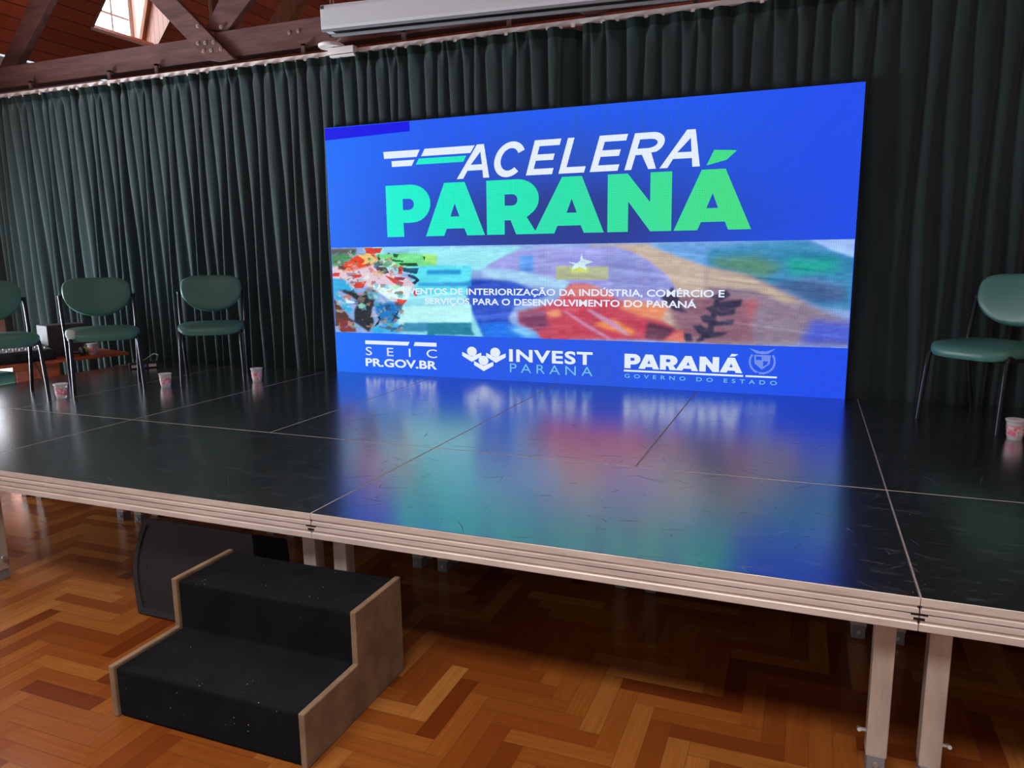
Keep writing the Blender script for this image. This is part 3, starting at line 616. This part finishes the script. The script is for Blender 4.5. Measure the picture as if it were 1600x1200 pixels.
def L_R(x, w):
    r = HT * .30; cz = HT - r
    out = [(0, 0), (s_ + .006, 0), (s_ + .006, HT - 2 * r - .0), (w * .40, HT - 2 * r), (w * .72, 0), (w * .95, 0), (w * .66, HT - 2 * r + .012)] + [(w * .55 + (w * .42) * math.cos(a), cz + r * math.sin(a)) for a in np.linspace(-.9, math.pi / 2, 12)] + [(0, HT)]
    inn = [(s_ + .006, HT - s_), (s_ + .006, HT - 2 * r + s_)] + [(w * .52 + (w * .25) * math.cos(a), cz + (r - s_) * math.sin(a)) for a in np.linspace(-math.pi / 2, math.pi / 2, 10)]
    return [sl(out, x), sl(inn, x)]
AC = L_A(-.783, .26, -.585) + L_C(-.362, 1.604, .118, .122) + L_E(-.239, .195) + L_L(.004, .185) + L_E(.23, .195) + L_R(.472, .225) + L_A(.709, .263, .914)
flat('title_lettering', AC, 'led_white', t, -.002)
# PARANA with acute: heavy capitals
b0, b1 = 1.078, 1.464
def arc(cx, cz, rx, rz, a0, a1, n=14): return [(cx + rx * math.cos(a), cz + rz * math.sin(a)) for a in np.linspace(a0, a1, n)]
def K(zz): return b0 + (b1 - b0) * zz
def P_A(x0, x1, al, ar):
    c = (al + ar) / 2; return [[(x0, b0), (x0 + .155, b0), (x0 + .178, K(.135)), (x1 - .166, K(.135)), (x1 - .143, b0), (x1, b0), (ar, b1), (al, b1)], [(c - .038, K(.365)), (c + .036, K(.365)), (c - .001, K(.61))]]
big = [[(-1.39, b0), (-1.241, b0), (-1.244, K(.27))] + arc(-1.17, K(.635), .163, (b1 - b0) * .365, -math.pi / 2, math.pi / 2) + [(-1.39, b1)],
       [(-1.244, K(.52)), (-1.244, K(.735))] + arc(-1.19, K(.627), .042, (b1 - b0) * .107, math.pi / 2, -math.pi / 2, 8)]
big += P_A(-1.053, -.564, -.889, -.72)
big += [[(-.547, b0), (-.407, b0), (-.407, K(.26)), (-.36, K(.26)), (-.318, b0), (-.156, b0), (-.235, K(.31))] + arc(-.305, K(.645), .163, (b1 - b0) * .355, -.75, math.pi / 2) + [(-.547, b1)],
        [(-.404, K(.53)), (-.404, K(.735))] + arc(-.345, K(.632), .04, (b1 - b0) * .103, math.pi / 2, -math.pi / 2, 8)]
big += P_A(-.182, .333, .03, .174)
big += [[(.358, b0), (.502, b0), (.502, K(.52)), (.655, b0), (.797, b0), (.794, b1), (.651, b1), (.651, K(.50)), (.496, b1), (.358, b1)]]
big += P_A(.812, 1.308, .985, 1.136) + [[(1.06, 1.586), (1.203, 1.575), (1.14, 1.519), (1.014, 1.49)]]
flat('heavy_lettering', big, 'led_green', t, -.002)
text('caption_lettering', 'EVENTOS DE INTERIORIZAÇÃO DA INDÚSTRIA, COMÉRCIO E', -1.255, 1.158, .638, .686, 'led_white', t, bold=.022)
text('caption_lettering', 'SERVIÇOS PARA O DESENVOLVIMENTO DO PARANÁ', -1.079, .978, .564, .612, 'led_white', t, bold=.022)
flat('logo_bars', [[(-1.635, .265), (-1.227, .265), (-1.244, .235), (-1.635, .235)], [(-1.18, .265), (-.99, .265), (-.99, .235), (-1.192, .235)]], 'led_white', t, -.002)
text('agency_lettering', 'S E I C', -1.633, -.988, .146, .212, 'led_white', t, bold=0, space=1.55)
text('web_address', 'PR.GOV.BR', -1.639, -.991, .056, .121, 'led_white', t, bold=.03)
hd = [arc(cx, cz, .041, .036, 0, 2 * math.pi * 15 / 16, 16) for cx, cz in ((-.69, .21), (-.497, .209), (-.594, .144))]
for cx, cz in ((-.692, .203), (-.492, .204), (-.594, .136)): hd.append([(cx - .08, cz), (cx - .05, cz - .012), (cx, cz - .033), (cx + .05, cz - .012), (cx + .08, cz), (cx + .08, cz - .03), (cx, cz - .074), (cx - .08, cz - .03)])
flat('people_emblem', hd[:2] + hd[2:], 'led_white', t, -.0022)
text('agency_lettering', 'INVEST', -.384, .26, .145, .238, 'led_white', t, bold=.03, space=1.12)
text('agency_lettering', 'PARANA', -.379, .26, .064, .13, 'led_cyan', t, bold=-.004, space=1.5)
gx0, gx1, gz0, gz1 = .492, 1.291, .135, .237
def remap(poly): return [(gx0 + (x + 1.39) / (1.308 + 1.39) * (gx1 - gx0), gz0 + (z - b0) / (b1 - b0) * (gz1 - gz0)) for x, z in poly]
flat('state_lettering', [remap(p) for p in big[:-1]] + [[(1.218, .263), (1.262, .261), (1.24, .247), (1.205, .243)]], 'led_white', t, -.002)
flat('logo_bars', [[(.488, .123), (1.297, .123), (1.297, .110), (.488, .110)], [(1.312, .123), (1.51, .123), (1.51, .111), (1.312, .111)]], 'led_white', t, -.002)
text('state_lettering', 'GOVERNO DO ESTADO', .494, 1.512, .066, .093, 'led_cyan', t, bold=.01, space=1.9)
cr = []
for k in range(22):
    a = math.radians(150 + k * 240 / 21); cr.append(arc(1.414 + .078 * math.cos(a), .218 + .078 * math.sin(a), .0085, .0085, 0, 5.5, 7))
cr += [[(1.362, .262), (1.466, .262), (1.462, .205), (1.414, .165), (1.366, .205)], [(1.374, .252), (1.41, .252), (1.41, .228), (1.374, .228)], [(1.42, .222), (1.452, .222), (1.444, .2), (1.42, .186)]]
cr += [[(1.33, .305), (1.40, .285), (1.414, .29), (1.43, .285), (1.497, .308), (1.45, .272), (1.414, .268), (1.376, .272)]]
flat('state_crest', cr, 'led_faint', t, -.002)

# ------------------------------------------------------------------ curtains and rail
def curtain(x0, x1, label, seed, bulge, p0, p1):
    r = np.random.default_rng(seed); xs = np.arange(x0, x1, .008); tt = np.concatenate([np.linspace(0, .06, 4), np.linspace(.1, 1, 15)])   # 0 top, 1 bottom
    kn = int((x1 - x0) / .25) + 3; per = np.interp(xs, np.linspace(x0, x1, kn), r.uniform(p0, p1, kn)); ph = np.cumsum(.008 / per) + .5
    lowp = np.interp(xs, np.linspace(x0, x1, kn), r.uniform(-1, 1, kn)); amp = np.interp(xs, np.linspace(x0, x1, kn * 2), r.uniform(.65, 1.25, kn * 2))
    wob = np.interp(xs, np.linspace(x0, x1, kn * 2), r.uniform(-1, 1, kn * 2)); tops, bots = 2.462 + FH, .02
    Vv = []
    for t_ in tt:
        z = tops + (bots - tops) * t_
        dx = (.05 * wob * t_ * t_ + .012 * np.sin(ph * 2.1 + 9 * t_)) * np.clip((xs - x0) / .3, 0, 1)
        g = min(1, t_ * 1.1) ** 1.25; f = 2 * (ph % 1) - 1
        s1 = .5 - .5 * np.cos(2 * math.pi * (ph + .5 + .22 * lowp * t_)); s2 = .5 - .5 * np.cos(math.pi * ph + 2.2 * lowp)
        head = .3 if t_ < .02 else 1
        d = amp * (.036 * (1 - g) * np.abs(f) ** 5 + .092 * g * s1 ** 1.05) * head + .05 * g * s2 * amp
        y = 3.006 + .045 * bulge + d + (.17 * np.clip((xs + .02) / .16, 0, 1) if not bulge else 0)
        Vv.append(np.stack([xs + dx, y + .02 * (t_ < .03) * np.sin(ph * 5), np.full_like(xs, z)], -1))
    Vv = np.array(Vv); nz_, nx_ = Vv.shape[:2]; I = np.arange(nx_ * nz_).reshape(nz_, nx_); Q = np.stack([I[:-1, :-1], I[1:, :-1], I[1:, 1:], I[:-1, 1:]], -1)
    me = bpy.data.meshes.new('stage_curtain'); me.from_pydata(Vv.reshape(-1, 3).tolist(), [], Q.reshape(-1, 4).tolist()); me.materials.append(MATS['curtain_green']); me.materials.append(MATS['curtain_header'])
    mi = np.zeros((nz_ - 1, nx_ - 1), int); mi[:1] = 1; me.polygons.foreach_set('material_index', mi.ravel().tolist()); me.polygons.foreach_set('use_smooth', [True] * len(me.polygons))
    o = bpy.data.objects.new('stage_curtain', me); COL.objects.link(o); return tag(o, label, 'curtain', 'stage curtains')
curtain(-5.95, .30, 'long dark green pleated curtain behind the left chairs and left of the screen', 3, 0, .085, .125)
curtain(.16, 5.95, 'dark green pleated curtain behind the right chair and right part of the screen', 11, .12, .10, .15)
t = empty('curtain_rail', (0, 3.05, FH), 0, 'long white curtain rail along the top of the green curtains', 'curtain rail')
b = MB(); b.box(-5.98, 5.98, -.018, .018, 2.472, 2.506); b.build('track', 'white_paint', t, bevel=.003)
x = -5.8
gl = MB(); gl.box(-.012, .012, -.03, -.016, 2.456, 2.474); g0 = None
for k in range(96):
    if g0 is None: g0 = gl.build('glider', 'white_paint', t); o = g0
    else: o = g0.copy(); COL.objects.link(o); o.parent = t
    o.location = (x + random.uniform(-.012, .012), 0, 0); x += .1
for x in (-5.27, -4.26, -3.70, -2.16, -1.25, -.4, .9, 2.4, 4.0):
    b = MB(); b.box(x - .016, x + .016, .02, .034, 2.49, 2.60); b.box(x - .016, x + .016, .02, .09, 2.585, 2.60); b.build('hanger', 'beam_wood', t)
t = empty('smoke_detector', (-1.835, 2.99, FH + 2.515), 0, 'round white detector hanging beside the curtain rail, left of the screen case', 'detector')
b = MB(); b.lathe([(.095, 0), (.1, .008), (.1, .02), (.07, .035)], 28); b.build('body', 'white_paint', t, smooth=True)
b = MB(); b.tube([(0, .02, .03), (.02, .1, .09)], .006, 8); b.build('bracket', 'white_paint', t)
t = empty('junction_box', (-1.74, 2.985, FH + 2.44), 0, 'small white box fixed on the curtain rail below the round detector', 'box')
b = MB(); b.box(-.11, .12, -.028, .03, .02, .068); b.build('housing', 'white_paint', t, bevel=.004)
b = MB(); b.box(-.10, .12, -.02, .02, .0, .014); b.build('lamp_strip', 'white_paint', t, bevel=.003)

# ------------------------------------------------------------------ projection screen case
ang = math.atan2(.20, 2.25)
t = empty('projection_screen', (-1.69, 2.66, FH + 2.545), ang, 'rolled-up projection screen in a long white case under the timber beam', 'projection screen')
Lc = 3.1
b = MB(); b.prism([(0, .0), (.13, 0), (.13, .165), (.0, .165), (-.004, .14), (-.004, .02)], 0, Lc, 'x'); b.build('case', 'case_white', t, bevel=.004)
b = MB(); b.box(.06, Lc - .06, .012, .118, -.004, .002); b.build('slot', 'shell_black', t)
b = MB(); b.box(.0, Lc, .0, .022, -.012, .0); b.build('lip', 'case_grey', t)
b = MB(); b.box(.05, Lc - .05, .05, .085, -.036, -.02); b.build('bottom_bar', 'case_grey', t, bevel=.004)
b = MB(); b.tube([(.03, .067, -.028), (.06, .067, -.028)], .012, 10); b.build('bar_end', 'black_plastic', t)
b = MB(); b.box(.004, .03, -.0055, -.0035, .135, .158); b.build('badge', 'grey_box', t)
for x in (.05, .075, 2.6):
    b = MB(); b.tube([(x, .06, .165), (x, .06, .9)], .004, 6); b.build('hanger_rod', 'zinc', t)

# ------------------------------------------------------------------ timber trusses
t = empty('roof_truss', (0, 3.12, FH), 0, 'dark bolted timber truss with tie beam right above the curtain rail', 'roof truss')
b = MB(); b.box(-5.99, -2.95, .0, .13, 2.582, 2.777); b.box(-3.05, 5.99, .001, .131, 2.586, 2.80); b.build('tie_beam', 'beam_wood', t, bevel=.006)
dx, dz = -.727, .686
b = MB(); k = 1.9
b.prism([(-2.842, 2.554), (-2.842 + dx * k, 2.554 + dz * k), (-3.13 + dx * k, 2.575 + dz * k), (-3.13, 2.575), (-2.985, 2.543)], -.05, -.001, 'y'); b.build('brace', 'beam_wood', t, bevel=.005)
b = MB(); b.prism([(-2.96, 2.80), (-2.96 + .245 * 4, 2.80 + .196 * 4), (-3.20 + .155 * 5.6, 2.87 + .173 * 5.6), (-3.20, 2.84)], .02, .08, 'y'); b.build('brace', 'beam_wood', t, bevel=.005)
b = MB(); b.prism([(-.06, 2.66), (.22, 2.50), (1.5, 3.3), (1.2, 3.5)], -.05, -.001, 'y'); b.build('brace', 'beam_wood', t, bevel=.005)
b = MB(); b.prism([(-5.95, 2.80), (-5.7, 2.80), (-3.5, 4.9), (-3.8, 5.0)], .14, .22, 'y'); b.build('rafter', 'beam_wood', t, bevel=.005)
for x, z, y in ((-3.197, 2.848, -.05), (-2.998, 2.83, -.001), (-3.21, 2.713, -.05), (-3.132, 2.709, -.05), (-3.043, 2.704, -.05), (-3.155, 2.646, -.05), (-3.075, 2.643, -.05), (-2.972, 2.643, -.05), (-2.316, 2.708, .001), (-2.228, 2.712, .001)):
    b = MB(); b.tube([(x, y, z), (x, y - .006, z)], .017, 12); b.tube([(x, y - .005, z), (x, y - .016, z)], .009, 6); b.build('bolt', 'zinc', t)
t = empty('roof_truss', (0, 4.6, FH), 0, 'second timber truss further back with a paler post, seen above the beam', 'roof truss')
b = MB(); b.box(-4.28, -4.13, 0, .14, 2.9, 4.6); b.box(-4.45, -4.40, 0, .1, 2.9, 4.6); b.build('post', 'beam_pale', t, bevel=.005)
b = MB(); b.prism([(-4.1, 2.9), (-3.85, 2.9), (-2.9, 3.9), (-3.1, 4.0)], .02, .12, 'y'); b.build('brace', 'beam_pale', t, bevel=.005)
b = MB(); b.box(-5.99, 5.99, .15, .28, 2.76, 2.96); b.build('tie_beam', 'beam_wood', t, bevel=.005)

# ------------------------------------------------------------------ chairs
def pad_rings(w, hu, hl, th, nu, nl, bend=0., dome=.0, N=40, waterfall=0.):
    """cushion in the x-z plane (thickness along y), superellipse outline with different upper and lower halves"""
    out = []
    for k in range(N):
        a = 2 * math.pi * k / N; c, s = math.cos(a), math.sin(a); n = nu if s >= 0 else nl; h = hu if s >= 0 else hl
        out.append((w * math.copysign(abs(c) ** (2 / n), c), h * math.copysign(abs(s) ** (2 / n), s)))
    def P(u, v, y): return (u, y - bend * (u / w) ** 2, v)
    rr = []
    for sc, y in ((.0, -th / 2 - dome), (.5, -th / 2 - dome * .75), (.82, -th / 2 - dome * .25), (.93, -th * .46), (.98, -th * .34), (1., -th * .12), (1., th * .2), (.975, th * .42), (.9, th * .5), (0, th * .5)):
        rr.append([P(u * max(sc, .001), v * max(sc, .001), y) for u, v in out])
    return rr
def make_chair(label, worn=False):
    t = empty('stacking_chair', (0, 0, 0), 0, label, 'chair', 'green chairs on the stage')
    # seat: cushion turned to lie flat, front at -y
    b = MB(); rr = pad_rings(.238, .215, .235, .062, 3.2, 4.2, 0, .012)
    b.rings([[(x, v * -1 * -1, .452 - (y + .043) - .02 * max(0, (-v - .12) / .11) ** 2) for x, y, v in r] for r in rr]); b.build('seat', 'vinyl_green', t, smooth=60)
    b = MB(); b.rings([[(x * s, v * s, z) for x, y, v in rr[5]] for s, z in ((.965, .394), (.965, .368), (.88, .360))]); b.build('seat_shell', 'shell_black', t, smooth=50)
    b = MB(); rr = pad_rings(.226, .115, .175, .05, 3.4, 2.1, .03, .01); tl = math.radians(12)
    def tip(p): x, y, z = p; return (x, y * math.cos(tl) + z * math.sin(tl) + .235, -y * math.sin(tl) + z * math.cos(tl) + .685)
    b.rings([[tip(p) for p in r] for r in rr]); b.build('backrest', 'vinyl_green', t, smooth=60)
    rr = pad_rings(.222, .112, .17, .02, 3.4, 2.1, .03, 0)
    b = MB(); b.rings([[tip((x, y + .034, z)) for x, y, z in r] for r in rr]); b.build('back_shell', 'shell_black', t, smooth=50)
    for s in (-1, 1):
        b = MB(); b.tube([(s * .222, -.235, 0), (s * .220, -.228, .08), (s * .214, -.205, .30), (s * .212, -.196, .362), (s * .212, -.18, .388), (s * .213, -.12, .392), (s * .226, .13, .392)], .0125, 10); b.build('leg', 'tube_dark', t, smooth=True)
        b = MB(); b.tube([(s * .232, .25, 0), (s * .234, .20, .20), (s * .236, .165, .38), (s * .240, .17, .46), (s * .243, .20, .58), (s * .243, .222, .665)], .0125, 10); l = b.build('leg', 'tube_dark', t, smooth=True)
        b = MB(); b.tube([(s * .243, .222, .66), (s * .205, .238, .66)], .011, 8); b.tube([(s * .243, .222, .655), (s * .243, .224, .674)], .015, 10); b.build('bracket', 'shell_black', l, smooth=True)
    b = MB(); b.tube([(-.212, -.15, .385), (.212, -.15, .385)], .010, 8); b.tube([(-.226, .13, .388), (.226, .13, .388)], .010, 8); b.build('seat_frame', 'tube_dark', t, smooth=True)
    return t
CH = [((-3.42, 1.209), (.92, -.39), 'leftmost green padded chair, cut off by the photo edge'),
      ((-3.126, 1.796), (.80, -.60), 'green padded chair with a pale seat corner, second from left'),
      ((-2.627, 2.355), (.63, -.78), 'green padded chair nearest the left edge of the LED screen'),
      ((2.601, 2.477), (-.69, -.73), 'green padded chair right of the LED screen')]
c0 = make_chair(CH[0][2]); chairs = []
for k, (p, f, lb) in enumerate(CH):
    c = c0 if k == 0 else copy_tree(c0); L_ = math.hypot(*f)
    c.location = (p[0], p[1], FH); c.rotation_euler = (0, 0, math.atan2(f[0], -f[1])); c['label'] = lb; chairs.append(c)
b = MB(); b.rings([[(-.205 + r * math.cos(a) * .030, -.2 + r * math.sin(a) * .032, z) for a in np.linspace(0, 2 * math.pi, 14, endpoint=False)] for r, z in ((.8, .39), (1, .4), (1, .435), (.7, .449), (.2, .453))])  # pale patch over one front corner of the second chair's seat
tag(b.build('pale_corner', 'corner_pale', chairs[1], smooth=60), 'pale patch at the seat corner')

# ------------------------------------------------------------------ water cups
def make_cup(label):
    t = empty('water_cup', (0, 0, 0), 0, label, 'cup', 'sealed water cups')
    b = MB(); b.lathe([(.031, 0), (.033, .004), (.041, .088), (.045, .092), (.045, .098), (.042, .099)], 24); b.build('cup_body', 'cup_plastic', t, smooth=35)
    b = MB(); b.lathe([(.0345, .018), (.0358, .0185), (.0408, .070), (.0398, .071)], 24, cap=False); b.build('printed_band', 'cup_print', t, smooth=35)
    b = MB(); b.lathe([(.046, .0985), (.0465, .1), (.045, .1012)], 24); b.build('lid', 'cup_lid', t, smooth=35)
    return t
CU = [((-3.049, 1.362, FH), 'sealed plastic water cup on the stage at the front legs of the second chair from the left'),
      ((-2.705, 1.932, FH), 'sealed plastic water cup on the stage between the second and third chairs'),
      ((-2.223, 2.351, FH), 'sealed plastic water cup on the stage right of the third chair'),
      ((2.665, 2.1, FH), 'sealed plastic water cup on the stage in front of the right chair'),
      ((-4.22, 2.58, FH + .1), 'plastic water cup standing on the wooden desk')]
cup0 = make_cup(CU[0][1])
for k, (p, lb) in enumerate(CU):
    c = cup0 if k == 0 else copy_tree(cup0); c.location = p; c['label'] = lb; c.rotation_euler = (0, 0, k * 1.3)

# ------------------------------------------------------------------ power box on the stage
t = empty('power_box', (-3.65, 2.60, FH), .95, 'small black power box with white and blue labels at the back of the stage', 'power box')
b = MB(); b.box(-.115, .115, -.03, .05, 0, .05); b.build('body', 'black_plastic', t, bevel=.004)
for x0, x1, m_ in ((-.10, -.04, 'pale'), (-.02, .02, 'blue_plastic'), (.035, .095, 'pale')):
    b = MB(); b.box(x0, x1, -.0315, -.029, .012, .036); b.build('label_plate', m_, t)
b = MB(); b.box(-.06, -.01, 0, .03, .05, .075); b.build('plug', 'black_plastic', t, bevel=.003)
b = MB(); pts = [(.10, .02, .06), (.13, .05, .10), (.10, .10, .11), (.04, .16, .06), (-.05, .22, .012), (-.2, .28, .006)]
b.tube(pts, .004, 6); b.build('cable', 'cable_olive', t, smooth=True)

# ------------------------------------------------------------------ desk with sound equipment
ra = -math.radians(15.0)
t = empty('desk', (-4.06, 2.82, 0), ra, 'orange-brown wooden desk beside the left end of the stage', 'desk')
zt = FH + .1
b = MB(); b.box(-.50, 0, -1.32, 0, zt - .025, zt); b.build('tabletop', 'desk_wood', t, bevel=.003)
b = MB(); b.box(-.46, -.08, -.92, -.56, .05, zt - .026); pd = b.build('pedestal', 'desk_wood', t, bevel=.003)
for k in range(3):
    b = MB(); b.box(-.08, -.068, -.90, -.58, .08 + k * .19, .25 + k * .19); dr = b.build('drawer', 'desk_wood', pd, bevel=.002)
    b = MB(); b.box(-.068, -.06, -.78, -.70, .16 + k * .19, .172 + k * .19); b.build('handle', 'black_plastic', dr)
for y0 in (-1.30,):
    for x0 in (-.48, -.06):
        b = MB(); b.box(x0, x0 + .04, y0, y0 + .04, 0, zt - .026); b.build('leg', 'desk_wood', t, bevel=.002)
Rz = Matrix.Rotation(ra, 4, 'Z'); Td = Matrix.Translation((-4.06, 2.82, 0)) @ Rz
def on_desk(x, y): v = Td @ Vector((x, y, zt)); return (v.x, v.y, v.z)
t = empty('audio_mixer', on_desk(-.25, -.95), ra, 'black audio mixer with rows of knobs on the wooden desk', 'mixer')
b = MB(); b.prism([(-.22, 0), (.2, 0), (.2, .075), (.17, .085), (-.22, .115)], -.36, .36, 'y'); b.build('body', 'mixer_black', t, bevel=.004)
b = MB(); b.prism([(.165, .0865), (-.2, .114), (-.2, .117), (.165, .0895)], -.34, .34, 'y'); pn = b.build('control_panel', 'mixer_grey', t)
kb = MB(); kb.lathe([(.009, 0), (.008, .016), (.006, .018)], 8); kn0 = None
for i in range(14):
    for j in range(5):
        if kn0 is None: kn0 = kb.build('knob', 'pale', pn); o = kn0
        else: o = kn0.copy(); COL.objects.link(o); o.parent = pn
        o.location = (.12 - j * .07, -.31 + i * .0477, .0925 + j * .0053)
b = MB(); b.box(.2, .2015, -.17, -.1, .03, .06); b.build('label_plate', 'pale', t)
b = MB(); b.tube([(.2, .05, .05), (.25, .07, .04), (.25, .16, .006), (.2, .3, .006)], .006, 6); b.tube([(.2, .1, .05), (.24, .13, .05), (.23, .24, .006), (.14, .38, .006)], .006, 6)
b.tube([(.2, .14, .05), (.27, .16, .0), (.275, .2, -.12), (.265, .24, -.3)], .006, 6); b.build('cable', 'black_plastic', t, smooth=True)
t = empty('headphones', on_desk(-.09, -.43), ra, 'dark headphones lying on the desk beside the mixer', 'headphones')
for k in (-1, 1):
    b = MB(); b.tube([(0, k * .085, .039), (0, k * .055, .039)], [.032, .038], 16); b.build('ear_cup', 'mixer_black', t, smooth=True)
b = MB(); b.tube([(0, -.075, .03)] + [(-.10 * math.sin(a), -.075 * math.cos(a), .03) for a in np.linspace(.2, math.pi - .2, 10)] + [(0, .075, .03)], .007, 8); b.build('headband', 'mixer_grey', t, smooth=True)
t = empty('studio_monitor', on_desk(-.36, -.40), ra, 'dark grey box-shaped loudspeaker standing on the desk', 'speaker')
b = MB(); b.box(-.11, .1, -.16, .16, 0, .27); b.build('cabinet', 'grey_box', t, bevel=.008)
b = MB(); b.tube([(.1, 0, .11), (.104, 0, .11)], .075, 24); b.build('woofer', 'grey_box', t, smooth=True)
b = MB(); b.tube([(.1, 0, .215), (.104, 0, .215)], .03, 20); b.build('tweeter', 'grey_box', t, smooth=True)
t = empty('small_bottle', on_desk(-.16, -.30), ra, 'small yellow-green bottle on the desk next to the cup', 'bottle')
b = MB(); b.lathe([(.022, 0), (.024, .01), (.024, .05), (.012, .068), (.012, .075)], 14); b.build('body', 'yellow_green', t, smooth=True)
b = MB(); b.lathe([(.014, .075), (.014, .092), (.01, .095)], 12); b.build('cap', 'vinyl_green', t, smooth=True)
t = empty('padded_stool', (-4.17, 1.53, 0), 0, 'dark green padded stool beside the desk at the left photo edge', 'stool')
b = MB(); b.box(-.13, .11, -.24, .23, FH - .02, FH + .08); b.build('seat', 'vinyl_green', t, bevel=.02)
for sx in (-1, 1):
    for sy in (-1, 1):
        b = MB(); b.tube([(sx * .09 - .01, sy * .2, 0), (sx * .09 - .01, sy * .2, FH - .02)], .012, 8); b.build('leg', 'tube_dark', t, smooth=True)
